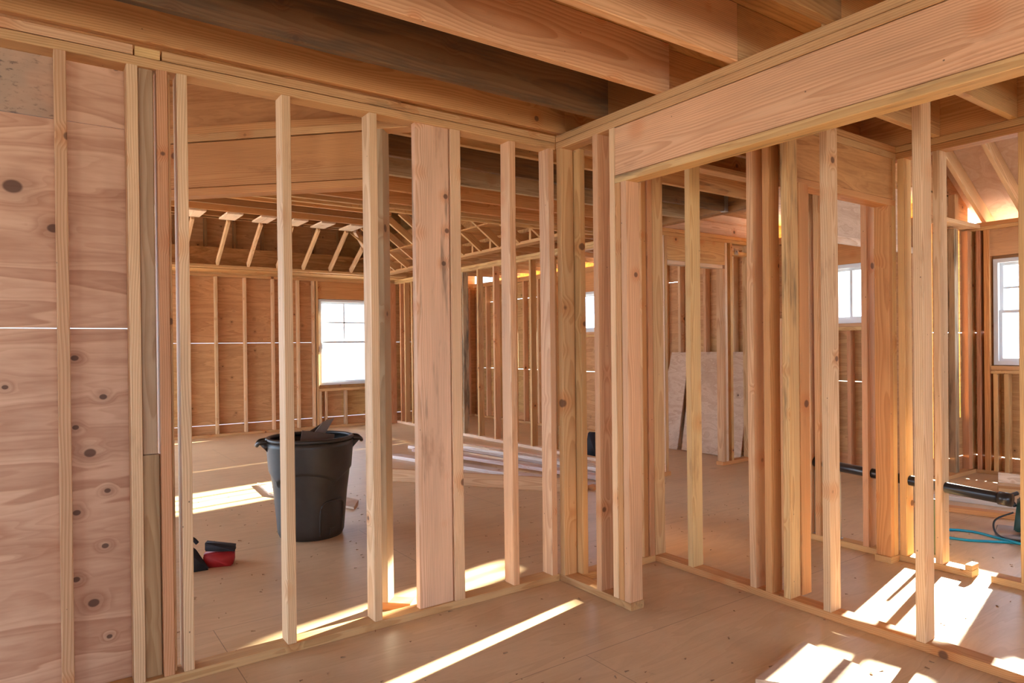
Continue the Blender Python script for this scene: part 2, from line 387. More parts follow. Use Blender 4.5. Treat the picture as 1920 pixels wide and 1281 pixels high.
# diagonal wall behind the left partition (45 degrees)
u = V((-1, 1, 0)).normalized(); nrm = V((1, 1, 0)).normalized()
c0 = V((-.86, .155, 0))
def dp(s, z, off=0.): q = c0 + u * s + nrm * off; return (q.x, q.y, z)
beam('bottom_plate', dp(-.03, S / 2), dp(.135, S / 2), nrm, D, S, ORNG, .05, 'short diagonal bottom plate stub on the floor behind the left partition', 'wall plate')
beam('wall_stud', dp(.105, S), dp(.105, P1), u, .040, D, GREY, .14, 'knotty bark-edged stud under the diagonal header, behind the partition stud', 'stud', bow=.003)
hb = empty('header_beam', dp(.13, 2.11)); tag(hb, 'diagonal boxed header across the wide opening behind the left partition', 'header')
beam('bottom_board', dp(.13, 2.129), dp(2.6, 2.129), nrm, D, S, ORNG, 0, parent=hb)
beam('face_board', dp(.13, 2.27), dp(2.6, 2.27), (0, 0, 1), .234, S * 1.9, (.50, .245, .09), .05, parent=hb)
beam('top_plate', dp(-.12, 2.41), dp(2.6, 2.41), nrm, D, S, TAN, .10, 'lower top plate along the diagonal header behind the left partition', 'wall plate')
beam('top_plate', dp(-.12, 2.448), dp(2.6, 2.448), nrm, D, S, ORNG, 0, 'upper top plate along the diagonal header behind the left partition', 'wall plate')
beam('rim_board', dp(.0, 2.586), dp(2.6, 2.586), (0, 0, 1), .236, .02, ORNG, 0, 'plywood rim board standing on the diagonal top plates under the ceiling', 'board', mat=PLYB)

# ------------------------------------------------------------------ short stub wall and big header (face x = 0)
lum('bottom_plate', (0, D), (-.548, -.002), (0, S), TAN, .15, 'short bottom plate of the stub wall, its sawn end facing right', 'wall plate')
lum('wall_stud', (0, D), (-.042, -.004), (S, P1), TAN, 0, 'first stud of the stub wall, on the right side of the inner corner', 'stud', 'studs of the stub wall')
lum('wall_stud', (0, D), (-.338, -.300), (S, P1), PINK, 0, 'pink stud with a chipped top corner in the middle of the stub wall', 'stud', 'studs of the stub wall', wane=.1)
lum('wall_stud', (0, D), (-.462, -.424), (S, P1), PALE, 0, 'full height stud at the left end of the big header', 'stud', 'studs of the stub wall')
for i, lab in enumerate(['corner stud behind the niche wall studs, nearest the camera', 'middle corner stud behind the niche wall studs', 'third corner stud behind the niche wall studs, counting away from the camera', 'corner stud behind the niche wall studs, farthest from the camera']):
    lum('corner_stud', (.672, .672 + D), (.003 + i * .041, .003 + i * .041 + S), (0, P1), ORNG, 0, lab, 'stud', 'corner studs behind the niche')  # hidden studs, added to block stray sun streaks on the floor
lum('trimmer_stud', (0, D), (-.501, -.464), (S, 2.11), ORNG, 0, 'inner trimmer stud carrying the left end of the big header', 'stud', 'trimmers of the big header')
lum('trimmer_stud', (0, D), (-.542, -.503), (S, 2.11), PINK, 0, 'outer trimmer stud at the free end of the stub wall under the big header', 'stud', 'trimmers of the big header')
hb = empty('header_beam', (0, -.464, 2.11)); tag(hb, 'big boxed header beam spanning from the stub wall to the upper right corner', 'header')
lum('bottom_board', (0, D), (-5.0, -.464), (2.110, 2.148), YEL, .28, parent=hb)
lum('face_board', (.003, .041), (-5.0, -.464), (2.151, 2.388), PINK, .10, parent=hb, bow=0)
lum('back_board', (.050, .088), (-5.0, -.464), (2.149, 2.390), ORNG, 0, parent=hb, bow=0)
lum('top_plate', (0, D), (-5.0, -.002), (P1, P2 - .001), TAN, .04, 'lower top plate over the big header, meeting the inner corner', 'wall plate', bow=0)
lum('top_plate', (0, D), (-5.0, -.002), (P2 + .001, P3), TAN, .22, 'greyish upper top plate over the big header, under the ceiling joists', 'wall plate', bow=0)

# niche wall behind (U direction)
lum('bottom_plate', (.092, .668), (-D, 0), (0, S), YEL, 0, 'short bottom plate behind the stub wall, closing the niche', 'wall plate')
lum('top_plate', (.092, .668), (-D, 0), (P1, P2 - .001), TAN, 0, 'top plate of the narrow niche wall behind the stub wall', 'wall plate')
lum('top_plate', (.092, 1.85), (-D, 0), (P2 + .001, P3), TAN, 0, 'second top plate layer of the niche wall behind the stub wall', 'wall plate')
lum('wall_stud', (.095, .133), (-D, 0), (S, P1), YEL, 0, 'niche wall stud just right of the inner corner studs', 'stud', 'studs of the niche wall')
lum('wall_stud', (.585, .623), (-D + .01, .0), (S, P1), ORNG, 0, 'niche wall stud glowing orange behind the header trimmers', 'stud', 'studs of the niche wall')
lum('wall_stud', (.628, .666), (-D, -.003), (S, P1), RED, 0, 'reddish niche wall stud against the hallway partition', 'stud', 'studs of the niche wall')

# ------------------------------------------------------------------ hallway partition (face x = .67)
lum('bottom_plate', (.67, .67 + D), (-5., -.0), (0, S), ORNG, 0, 'long bottom plate of the hallway partition crossing the lower right floor', 'wall plate', bow=0)
lum('top_plate', (.67, .67 + D), (-5., -.0), (P1, P2 - .001), TAN, 0, 'lower top plate of the hallway partition, mostly behind the big header', 'wall plate', bow=0)
lum('top_plate', (.67, .67 + D), (-5., -.092), (P2 + .001, P3), TAN, 0, 'upper top plate of the hallway partition, mostly behind the big header', 'wall plate', bow=0)
for y1, lab, t, s, wn in [
    (-.050, 'hallway partition stud nearest the niche, left end of its plate', TAN, 0, 0),
    (-.335, 'hallway partition stud with a dark split knot halfway up', YEL, .02, 0),
    (-.745, 'left one of two close pink studs in the hallway partition', PINK, 0, 0),
    (-.838, 'right one of two close studs in the hallway partition, beside the mould-streaked one', ORNG, 0, 0),
    (-.940, 'hallway partition stud with black mould streaks down its side', YEL, .30, .2),
    (-1.148, 'stud with a round knot, right of the mould-streaked stud', PALE, 0, 0),
    (-1.560, 'nearest hallway partition stud, tall in front of the far corner room', PALE, 0, 0)]:
    lum('wall_stud', (.67, .67 + D), (y1 - S, y1), (S, P1), t, s, lab, 'stud', 'studs of the hallway partition', bow=.003, wane=wn)
lum('trimmer_stud', (.762, .845), (-.985, -.95), (S, 2.11), ORNG, 0, 'orange trimmer stud under the left end of the hallway header', 'stud', 'trimmers of the hallway header')
lum('backing_board', (1.165, 1.203), (-.60, -.50), (0, 1.45), PINK, .05, 'pink short board standing behind the hallway studs', 'plank')

# hallway cross header at y = -.95
hb = empty('header_beam', (.80, -.95, 2.11)); tag(hb, 'plywood faced header over the hallway opening at right', 'header')
lum('bottom_board', (.762, 1.815), (-.95, -.862), (2.110, 2.148), ORNG, 0, parent=hb)
lum('face_board', (.762, 1.790), (-.949, -.935), (2.150, 2.390), ORNG, .0, parent=hb, mat=PLYB)
lum('back_board', (.762, 1.790), (-.90, -.864), (2.150, 2.390), TAN, 0, parent=hb)
lum('top_plate', (.762, 1.828), (-.95, -.862), (P1, P2 - .001), TAN, 0, 'lower top plate over the hallway header', 'wall plate')
lum('top_plate', (.762, 1.828), (-.95, -.862), (P2 + .001, P3), ORNG, 0, 'upper top plate over the hallway header', 'wall plate')
lum('end_stud', (1.792, 1.828), (-.95, -.862), (2.149, P1), TAN, 0, 'short upright closing the right end of the hallway header', 'stud')
lum('trimmer_stud', (1.740, 1.778), (-.95, -.862), (S, 2.11), ORNG, 0, 'wide-faced orange trimmer stud under the right end of the hallway header', 'stud', 'trimmers of the hallway header')
lum('wall_stud', (1.780, 1.828), (-.95, -.862), (S, 2.148), YEL, 0, 'full height stud beside the right trimmer of the hallway header', 'stud')
lum('bottom_plate', (1.725, 1.828), (-.955, -.86), (0, S - .001), YEL, 0, 'small plate block under the right jamb of the hallway opening', 'wall plate')

# ------------------------------------------------------------------ second partition (face x = 1.83)
lum('bottom_plate', (1.83, 1.83 + D), (-1.335, -.02), (0, S), YEL, .1, 'bottom plate of the pipe partition, left of the door gap', 'wall plate', bow=0)
lum('bottom_plate', (1.83, 1.83 + D), (-5., -1.425), (0, S), YEL, .0, 'bottom plate of the pipe partition, right of the door gap', 'wall plate', bow=0)
lum('plate_filler', (1.832, 1.917), (-1.335, -1.300), (S, S + .03), YEL, 0, 'small scrap block on the end of the plate in the right hallway', 'block')
lum('top_plate', (1.83, 1.83 + D), (-5., -.0), (P1, P2 - .001), ORNG, 0, 'lower top plate of the pipe partition at upper right', 'wall plate', bow=0)
lum('top_plate', (1.83, 1.83 + D), (-5., -.0), (P2 + .001, P3), YEL, .0, 'upper top plate of the pipe partition at upper right', 'wall plate', bow=0)
lum('rim_board', (1.835, 1.87), (-5., -.02), (P3, P3 + .235), ORNG, .06, 'rim board on the top plates of the pipe partition, under the ceiling', 'board', bow=0)
for y1, lab, t in [(-.355, 'pipe partition stud, leftmost one, behind the mould-streaked stud', PALE), (-.420, 'pipe partition stud second from the left, close beside its neighbour', TAN),
                   (-.735, 'pipe partition stud with the black pipe passing through, left of the header jamb', PINK),
                   (-.957, 'pipe partition stud right beside the hallway header jamb', YEL), (-1.150, 'pipe partition stud where the black pipe comes out toward the right', PALE),
                   (-1.562, 'pipe partition stud at the right edge of the photo', YEL)]:
    lum('wall_stud', (1.83, 1.83 + D), (y1 - S, y1), (S, P1), t, 0, lab, 'stud', 'studs of the pipe partition', bow=.002)

# pipe through that partition
pp = empty('drain_pipe', (1.875, -.35, .50)); tag(pp, 'black plastic drain pipe running through holes in the right partition studs', 'pipe')
pa, pb = V((1.875, -.30, .515)), V((1.875, -1.50, .455))
bm = bmesh.new(); tube(bm, [pa - pp.location, pb - pp.location], .030, 24); link('pipe', bm, DARKV, pp, True)
bm = bmesh.new(); q = V((1.875, -1.45, .4575)) - pp.location; tube(bm, [q, q + (pb - pa).normalized() * .06], .036, 24); link('coupling', bm, DARKV, pp, True)
CRM = plain('cream_plastic', (.62, .53, .33), .35)
for i, (yy, lab) in enumerate([(-.392, 'left cream plastic riser tube standing on the right partition plate'), (-.560, 'right cream plastic riser tube standing on the right partition plate')]):
    t = empty('riser_tube', (1.875, yy, S)); tag(t, lab, 'pipe', 'plastic riser tubes')
    bm = bmesh.new(); tube(bm, [(0, 0, 0), (.004, 0, .2), (0, 0, .42)], .011, 12); link('tube', bm, CRM, t, True)
    bm = bmesh.new(); tube(bm, [(0, 0, 0), (0, 0, .006)], .022, 14); link('collar', bm, METAL, t, True)
bm = bmesh.new(); tube(bm, smoothpath([(2.13, -1.02, .0), (2.125, -1.03, .15), (2.12, -1.025, .34)]), .013, 10)
tag(link('hose_end', bm, plain('dark_green_rubber', (.07, .09, .05), .5), smooth=True), 'dark green hose end standing upright behind the nearest hallway stud', 'hose')

# ------------------------------------------------------------------ joists over the near rooms
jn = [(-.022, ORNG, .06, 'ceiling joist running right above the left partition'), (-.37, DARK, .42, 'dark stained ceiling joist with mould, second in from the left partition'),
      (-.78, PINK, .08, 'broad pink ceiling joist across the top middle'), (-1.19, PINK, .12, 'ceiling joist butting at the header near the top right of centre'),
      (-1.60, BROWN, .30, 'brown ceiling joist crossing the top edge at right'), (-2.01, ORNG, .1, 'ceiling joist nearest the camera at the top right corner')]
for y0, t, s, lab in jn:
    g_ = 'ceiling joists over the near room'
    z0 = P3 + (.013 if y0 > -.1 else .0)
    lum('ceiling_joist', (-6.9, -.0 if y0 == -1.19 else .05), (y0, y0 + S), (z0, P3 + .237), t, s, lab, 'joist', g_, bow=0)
nm = ['hallway joist close behind the inner corner', 'hallway joist over the niche', 'hallway joist above the mould-streaked stud', 'hallway joist above the hallway header',
      'hallway joist seen under the big header at far right', 'hallway joist nearest the upper right corner']
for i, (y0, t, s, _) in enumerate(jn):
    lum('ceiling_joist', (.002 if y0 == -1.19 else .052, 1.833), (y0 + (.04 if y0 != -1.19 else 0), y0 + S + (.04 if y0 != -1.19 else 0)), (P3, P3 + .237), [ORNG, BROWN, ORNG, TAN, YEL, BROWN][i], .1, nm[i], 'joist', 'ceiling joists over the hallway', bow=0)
# joists of the far room
fj = [(.42, TAN, .22), (.84, DARK, .35), (1.255, GREY, .22), (1.665, ORNG, .03), (2.07, ORNG, 0), (2.255, TAN, 0), (2.40, YEL, 0)]
for i, (y0, t, s) in enumerate(fj):
    xs = max(-.655 - y0, -4.1)
    lum('ceiling_joist', (xs, 2.62), (y0, y0 + S), (P3, P3 + .237), t, s, '%s ceiling joist of the middle room, counting away from the left partition' % ORD[i], 'joist', 'ceiling joists of the middle room', bow=0)
lum('flush_beam', (2.622, 2.712), (.45, 2.45), (P3 - .001, P3 + .237), BROWN, .3, 'dark flush beam with a metal joist hanger above the inner doorway', 'beam', bow=0)
hg = empty('joist_hanger', (2.60, .84, P3)); tag(hg, 'galvanised joist hanger holding a joist at the dark flush beam', 'bracket')
bm = bmesh.new(); addbox(bm, (-.03, -.006, -.004), (.02, .044, -.001)); link('seat', bm, METAL, hg)
bm = bmesh.new(); addbox(bm, (-.03, -.004, 0), (.02, -.001, .15)); link('side_flange', bm, METAL, hg)

# ------------------------------------------------------------------ tray ceiling of the far room
YL, XL = 7.30, 2.20
lum('ledge_plate', (-4.1, 2.72), (YL, YL + .14), (P3 + .001, P3 + .036), TAN, .06, 'ledge plate along the back wall at the foot of the sloped ceiling studs', 'wall plate', bow=0)
lum('ledge_plate', (XL, XL + .14), (2.5, YL - .002), (P3 + .001, P3 + .036), TAN, .15, 'ledge plate along the right side at the foot of the sloped ceiling studs', 'wall plate', bow=0)
for i in range(11):
    y = 2.78 + i * .41
    lum('soffit_joist', (XL + .02, 2.74 + (1.7 if i < 30 else 0)), (y, y + S), (P3 + .038, P3 + .12) if False else (P3 - .0, P3 + .0) if False else (P3 + .037, P3 + .18), TAN, .05,
        '%s soffit joist over the stud partition, counting away from the camera' % ORD[i], 'joist', 'soffit joists over the far partition', bow=0, segs=2)
bm = bmesh.new(); addbox(bm, (-4.1, 7.60, P3 + .037), (2.5, 7.612, 2.79)); tag(link('plywood_band', bm, PLYR), 'plywood band behind the sloped ceiling studs above the back wall', 'board')
bm = bmesh.new(); addbox(bm, (2.44, 2.52, P3 + .19), (2.452, 7.59, 3.15)); tag(link('plywood_band', bm, PLYR), 'mottled plywood band behind the sloped ceiling studs on the right side', 'board')
ZT = 3.045
for i, y in enumerate([4.45, 4.87, 5.29, 5.71, 6.12, 6.50]):
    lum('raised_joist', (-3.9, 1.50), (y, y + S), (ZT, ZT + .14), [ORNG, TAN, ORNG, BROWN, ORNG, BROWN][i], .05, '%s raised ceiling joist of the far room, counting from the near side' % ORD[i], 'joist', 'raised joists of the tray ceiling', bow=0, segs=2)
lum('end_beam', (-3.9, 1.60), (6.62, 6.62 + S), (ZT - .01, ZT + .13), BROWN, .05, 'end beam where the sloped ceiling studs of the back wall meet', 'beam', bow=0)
for i, x in enumerate([-1.10, -.68, -.24, .18, .60, .98, 1.40]):
    beam('sloped_stud', (x, YL + .02, P3 + .055), (x, 6.60, ZT - .03), (0, 1, 1), D * .8, S, PALE, 0, '%s sloped ceiling stud rising from the back wall, counting from the left' % ORD[i], 'stud', 'sloped studs along the back wall')
for i, x in enumerate([-1.10, -.68, -.24, .18, .60, .98, 1.40]):
    lum('cleat_board', (x - .12, x + .08), (6.14, 6.60), (ZT - .024, ZT - .002), WHITE, 0, '%s pale cleat heading a sloped back wall stud, counting from the left' % ORD[i], 'board', 'cleats at the heads of the sloped studs', bow=0, segs=2)
beam('hip_member', (2.20, 7.29, P3 + .10), (1.53, 6.60, ZT - .0), (0, 0, 1), .10, .045, WHITE, .05, 'thick pale hip member at the corner of the sloped ceiling', 'beam')
beam('sloped_stud', (1.74, YL + .02, P3 + .055), (1.74, 6.84, 2.82), (0, 1, 1), D * .8, S, PALE, 0, 'short sloped stud ending on the pale hip member', 'stud')
for i in range(10):
    y = 2.98 + i * .41
    beam('sloped_stud', (XL + .02, y, P3 + .055), (1.50, y, ZT - .0), (1, 0, 1), D, S, TAN, .03, '%s sloped ceiling stud on the right side, counting away from the camera' % ORD[i], 'stud', 'sloped studs along the right side')
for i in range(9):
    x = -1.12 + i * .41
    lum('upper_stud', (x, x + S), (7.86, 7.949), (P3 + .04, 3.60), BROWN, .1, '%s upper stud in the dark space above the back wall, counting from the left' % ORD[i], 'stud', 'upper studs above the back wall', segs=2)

# ------------------------------------------------------------------ back wall framing
lum('bottom_plate', (-4.1, 4.35), (7.861, 7.949), (0, S), TAN, 0, 'bottom plate of the far back wall under the tall window', 'wall plate', bow=0)
lum('top_plate', (-4.1, 4.35), (7.861, 7.949), (P1 - .0, P2 - .001), TAN, 0, 'lower top plate of the far back wall', 'wall plate', bow=0)
lum('top_plate', (-4.1, 4.35), (7.861, 7.949), (P2 + .001, P3), TAN, 0, 'upper top plate of the far back wall', 'wall plate', bow=0)
lum('soffit_board', (-4.1, 2.7), (7.45, 7.86), (P3 - .012, P3 + .0), TAN, 0, 'flat soffit board between the back wall and the ledge plate', 'board', bow=0)
bx = [-1.00, -.585, -.165, .248, .668, 1.06, 1.31]
for i, x in enumerate(bx):
    lum('wall_stud', (x, x + S), (7.861, 7.949), (S, P1), PALE, 0, '%s stud of the far back wall, counting from the left' % ORD[i], 'stud', 'studs of the far back wall', segs=3)
lum('trimmer_stud', (1.362, 1.400), (7.861, 7.949), (S, P1), TAN, 0, 'trimmer stud at the left side of the far tall window', 'stud', segs=3)
lum('trimmer_stud', (2.345, 2.383), (7.861, 7.949), (S, P1), TAN, 0, 'trimmer stud at the right side of the far tall window', 'stud', segs=3)
lum('wall_stud', (2.55, 2.588), (7.861, 7.949), (S, P1), ORNG, 0, 'back wall stud in the corner right of the far tall window', 'stud', segs=3)
lum('window_sill_plate', (1.402, 2.343), (7.861, 7.949), (.60, .64), TAN, 0, 'rough sill plate under the far tall window', 'wall plate', segs=3)
for i, x in enumerate([1.403, 1.50, 1.84]):
    lum('cripple_stud', (x, x + S), (7.861, 7.949), (S, .60), PALE, 0, '%s short cripple stud under the far tall window, counting from the left' % ORD[i], 'stud', 'cripple studs under the far tall window', segs=2)
lum('header_board', (1.402, 2.343), (7.88, 7.949), (2.11, P1), ORNG, 0, 'header board over the far tall window', 'header', segs=3)
for i, x in enumerate([3.0, 3.41, 3.82, 4.18, 4.26]):
    lum('wall_stud', (x, x + S), (7.861, 7.949), (S, P1), RED, 0, '%s back wall stud beyond the stud partition, counting from the left' % ORD[i], 'stud', 'back wall studs beyond the partition', segs=2)

# ------------------------------------------------------------------ stud partition x = 2.75
PT = WHITE
lum('bottom_plate', (2.75, 2.75 + D), (2.05, 7.86), (0, S), WHITE, 0, 'bottom plate of the stud partition behind the lumber pile', 'wall plate', bow=0)
lum('top_plate', (2.75, 2.75 + D), (1.80, 7.86), (P1, P2 - .001), YEL, .12, 'lower top plate of the stud partition behind the lumber pile', 'wall plate', bow=0)
lum('top_plate', (2.75, 2.75 + D), (1.80, 7.86), (P2 + .001, P3), YEL, .05, 'upper top plate of the stud partition behind the lumber pile', 'wall plate', bow=0)
for i, (y, t, s) in enumerate([(7.66, RED, 0), (7.50, TAN, 0), (7.24, TAN, 0), (6.83, TAN, 0), (6.42, TAN, 0), (6.01, TAN, 0), (5.60, GREY, .4), (5.19, TAN, .2), (4.78, PINK, 0), (4.36, TAN, 0), (3.95, TAN, .12), (3.54, TAN, 0), (3.13, TAN, 0), (2.72, TAN, 0), (2.31, TAN, 0)]):
    n = 15 - i
    lab = '%s stud of the far partition, counting away from the camera' % (ORD[n - 1] if n <= 12 else ['thirteenth', 'fourteenth', 'fifteenth'][n - 13])
    lum('wall_stud', (2.75, 2.75 + D), (y - S, y), (S, P1), t, s, lab, 'stud', 'studs of the far partition', segs=3, wane=.3 if s > .3 else 0)
lum('corner_board', (2.62, 2.748), (7.80, 7.855), (S * 0, P1), RED, 0, 'reddish board in the corner where the back wall meets the partition', 'plank')

# ------------------------------------------------------------------ right outside wall x = 4.45
lum('bottom_plate', (4.361, 4.449), (.02, 7.86), (0, S), TAN, 0, 'bottom plate of the long outside wall at right', 'wall plate', bow=0)
lum('top_plate', (4.361, 4.449), (.02, 7.86), (P1, P3), TAN, 0, 'doubled top plate of the long outside wall at right', 'wall plate', bow=0)
names = []
ys = [7.45, 7.08, 6.64, 6.30, 5.90, 5.42, 4.99, 3.98, 3.60, 3.19, 2.93, 2.53, 2.12, 1.77, 1.42, .38, .10]
for i, y in enumerate(ys):
    lab = '%s stud of the long outside wall, counting from its far end' % (ORD + ['thirteenth', 'fourteenth', 'fifteenth', 'sixteenth', 'seventeenth'])[i]
    lum('wall_stud', (4.361, 4.449), (y - S, y), (S, P1), [PALE, YEL, PALE, PINK][i % 4], 0, lab, 'stud', 'studs of the long outside wall', segs=2)
for nme, (a, b, z0, z1) in (('the small far window', W3), ('the window of the inner room', W2)):
    lum('window_sill_plate', (4.361, 4.449), (a - .02, b + .02), (z0 - .075, z0 - .037), YEL, 0, 'lower rough sill board under %s' % nme, 'wall plate', segs=2)
    lum('window_sill_plate', (4.361, 4.449), (a - .02, b + .02), (z0 - .036, z0 - .001), PINK, 0, 'upper rough sill board under %s' % nme, 'wall plate', segs=2)
    lum('header_board', (4.38, 4.449), (a - .02, b + .02), (z1 + .002, P1), ORNG, 0, 'header board over %s' % nme, 'header', segs=2)
    for j, y in enumerate([b - .04, (a + b) / 2, a + .04]):
        lum('cripple_stud', (4.361, 4.449), (y - S / 2, y + S / 2), (S, z0 - .076), RED, 0, '%s cripple stud under %s, counting toward the camera' % (ORD[j], nme), 'stud', 'cripple studs under ' + nme, segs=2)
# panel of plywood hanging in the inner room
bm = bmesh.new(); addbox(bm, (2.76, .10, 2.19), (4.35, .115, P3 + .235)); tag(link('plywood_sheet', bm, SHEET), 'pale plywood panel with nail rows above the window of the inner room', 'board')
lum('ledger_board', (2.76, 4.361), (.088, .124), (2.13, 2.188), WHITE, 0, 'pale ledger strip under the hanging plywood panel', 'board')
# doorway wall y = 1.70
DY = 1.70
lum('top_plate', (2.715, 4.355), (DY, DY + D), (P1, P2 - .001), YEL, .05, 'lower top plate over the inner doorway', 'wall plate', bow=0)
lum('top_plate', (2.715, 4.355), (DY, DY + D), (P2 + .001, P3), YEL, .05, 'upper top plate over the inner doorway', 'wall plate', bow=0)
lum('rim_board', (2.715, 4.355), (DY + .02, DY + .05), (P3 + .002, 2.60), WHITE, 0, 'pale lower rim board above the inner doorway', 'board', bow=0)
lum('rim_board', (2.715, 4.355), (DY + .055, DY + .085), (P3 + .002, 2.70), WHITE, 0, 'pale upper rim board above the inner doorway', 'board', bow=0)
hb = empty('header_beam', (2.80, DY, 2.11)); tag(hb, 'header over the inner doorway with a white-edged bottom board', 'header')
lum('face_board', (2.796, 3.70), (DY + .002, DY + .04), (2.15, P1), YEL, 0, parent=hb)
lum('bottom_board', (2.796, 3.66), (DY, DY + D), (2.11, 2.148), WHITE, .12, parent=hb)
for x, z1, lab, t in [(2.715, P1, 'outer left jamb stud of the inner doorway', WHITE), (2.757, 2.39, 'inner left jamb stud of the inner doorway', TAN), (3.662, 2.11, 'trimmer stud on the right of the inner doorway', PINK),
                      (3.702, P1, 'pale king stud on the right of the inner doorway', WHITE), (3.79, P1, 'outer stud just right of the inner doorway jamb', YEL), (4.12, P1, 'last stud of the inner doorway wall near the outside wall', TAN)]:
    lum('wall_stud', (x, x + S), (DY, DY + D), (S if x > 3.6 else S, z1), t, 0, lab, 'stud', 'studs of the inner doorway wall', segs=3)
lum('bottom_plate', (3.64, 4.355), (DY, DY + D), (0, S), ORNG, 0, 'bottom plate right of the inner doorway', 'wall plate', segs=3)
lum('bottom_plate', (2.70, 2.80), (DY - .02, DY + D), (0, S), ORNG, 0, 'bottom plate block under the left jamb of the inner doorway', 'wall plate', segs=2)
br = empty('hold_down', (3.90, DY - .0025, 2.31)); tag(br, 'small shiny metal strap bolted beside the inner doorway header', 'bracket')
bm = bmesh.new(); addbox(bm, (-.03, 0, -.035), (.03, .008, .035)); link('strap', bm, METAL, br)
bm = bmesh.new(); tube(bm, [(0, 0, 0), (0, -.02, 0)], .012, 8); link('bolt', bm, METAL, br)
lum('blocking', (3.83, 4.355), (DY + .005, DY + D), (2.27, 2.31), YEL, 0, 'blocking board right of the inner doorway near its top', 'block', segs=2)
# leaning plywood sheets
def leaning(y0, y1, h, xb, xt, tint, lab, skew=0., yaw=0.):
    bm = bmesh.new(); addbox(bm, (-.006, -(y1 - y0) / 2, 0), (.006, (y1 - y0) / 2, h))
    for v in bm.verts:
        if v.co.y > 0: v.co.y += skew * (v.co.z / h)
    o = link('plywood_sheet', bm, SHEET); o.location = (xb, (y0 + y1) / 2, .006)
    o.rotation_euler = (0, math.atan2(xt - xb, h), yaw); o.color = (*tint, 1)
    return tag(o, lab, 'board', 'plywood sheets leaning on the outside wall')
leaning(2.72, 3.10, 1.22, 4.08, 4.33, (1, .98, .97), 'leaning plywood sheet with a slanted left edge, seen through the inner doorway', -.1)
leaning(1.83, 2.68, 1.22, 4.12, 4.34, (1.02, .98, .92), 'leaning plywood sheet with a column of knots, right of the slanted one')

# ------------------------------------------------------------------ right corner room
lum('bottom_plate', (5.241, 5.329), (-5., -.09), (0, S), TAN, 0, 'bottom plate under the right corner window', 'wall plate', bow=0)
lum('top_plate', (5.241, 5.329), (-5., -.0), (P1, P2 - .001), YEL, 0, 'lower top plate over the right corner window', 'wall plate', bow=0)
lum('top_plate', (5.241, 5.329), (-5., -.0), (P2 + .001, P3), ORNG, 0, 'upper top plate over the right corner window', 'wall plate', bow=0)
for y, lab, t in [(-.02, 'corner stud between the two walls of the right room', YEL), (-.10, 'pinkish stud left of the right corner window, next to the corner', RED), (-.165, 'king stud left of the right corner window', ORNG),
                  (-.815, 'trimmer stud right of the right corner window', ORNG), (-1.6, 'far right stud past the corner window', TAN)]:
    lum('wall_stud', (5.241, 5.329), (y - (S if y > -.15 else .05), y), (S, P1), t, 0, lab, 'stud', 'studs around the right corner window', segs=3)
lum('window_sill_plate', (5.241, 5.329), (-.81, -.22), (.985, 1.02), YEL, 0, 'lower rough sill board under the right corner window', 'wall plate', segs=2)
lum('window_sill_plate', (5.241, 5.329), (-.81, -.22), (1.022, 1.06), TAN, 0, 'upper rough sill board under the right corner window', 'wall plate', segs=2)
lum('header_board', (5.26, 5.329), (-1.17, -.17), (2.13, P1), PINK, 0, 'pink header board over the right corner window', 'header', segs=2)
for i, y in enumerate([-.24, -.33, -.60]):
    lum('cripple_stud', (5.241, 5.329), (y - S, y), (S, .984), YEL, 0, '%s cripple stud under the right corner window, counting from the corner' % ORD[i], 'stud', 'cripple studs under the right corner window', segs=2)
lum('bottom_plate', (4.46, 5.24), (-.089, -.001), (0, S), TAN, 0, 'bottom plate of the short jog wall at right', 'wall plate', segs=3)
lum('ledge_plate', (4.46, 5.24), (-.14, -.001), (P1 + .02, P2 + .02), PALE, .05, 'pale ledge plate on top of the short jog wall at right', 'wall plate', segs=3)
for x, z1, lab, t, s, w in [(4.60, P1, 'jog wall stud behind the pipe partition stud', TAN, 0, S), (4.86, P1, 'bark-edged stud of the jog wall with dark mottling', GREY, .35, S * 2), (5.16, P1, 'wide reddish board of the jog wall next to the corner', RED, 0, .078)]:
    lum('wall_stud', (x, x + w), (-.089 if w == S else -.06, -.001), (S, z1), t, s, lab, 'stud', 'studs of the jog wall', segs=3)
lum('upper_stud', (4.88, 4.96), (-.06, -.001), (P2 + .021, 2.72), TAN, 0, 'short stud standing on the pale ledge plate of the jog wall', 'stud', segs=2)
# sloped roof of the corner room
SL = .588
def zr(x): return 2.478 + (5.33 - x) * SL
rd = V((-1, 0, SL)).normalized(); rn = V((SL, 0, 1)).normalized()
for i, y in enumerate([-.14, -.47, -.88, -1.29, -1.70, -2.11]):
    p0 = V((5.80, y, zr(5.80))) + rn * .07; p1 = V((1.92, y, zr(1.92))) + rn * .07
    beam('rafter', p0, p1, rn, .14, S, PALE if i < 2 else TAN, 0, '%s roof rafter of the right corner room, counting from the jog wall' % ORD[i], 'rafter', 'rafters of the corner room')
bm = bmesh.new()
for a, b_, c, d in ((5.85, 4.62, -6.6, .0), (4.618, 3.40, -6.6, .0), (3.398, 1.88, -6.6, .0)):
    q = [V((a, c, zr(a))), V((a, d, zr(a))), V((b_, d, zr(b_))), V((b_, c, zr(b_)))]
    vs = [bm.verts.new(p + rn * .142) for p in q] + [bm.verts.new(p + rn * .156) for p in q]
    for f in ((3, 2, 1, 0), (4, 5, 6, 7), (0, 1, 5, 4), (1, 2, 6, 5), (2, 3, 7, 6), (3, 0, 4, 7)): bm.faces.new([vs[i] for i in f])
SHR = ply_material('roof_plywood', (3., 3., 3.), (.60, .40, .27), (.42, .23, .13), knot_on=.45, knot_scale=6., contour=4., amp=.5)
tag(link('ceiling_sloped', bm, SHR), kind='structure')
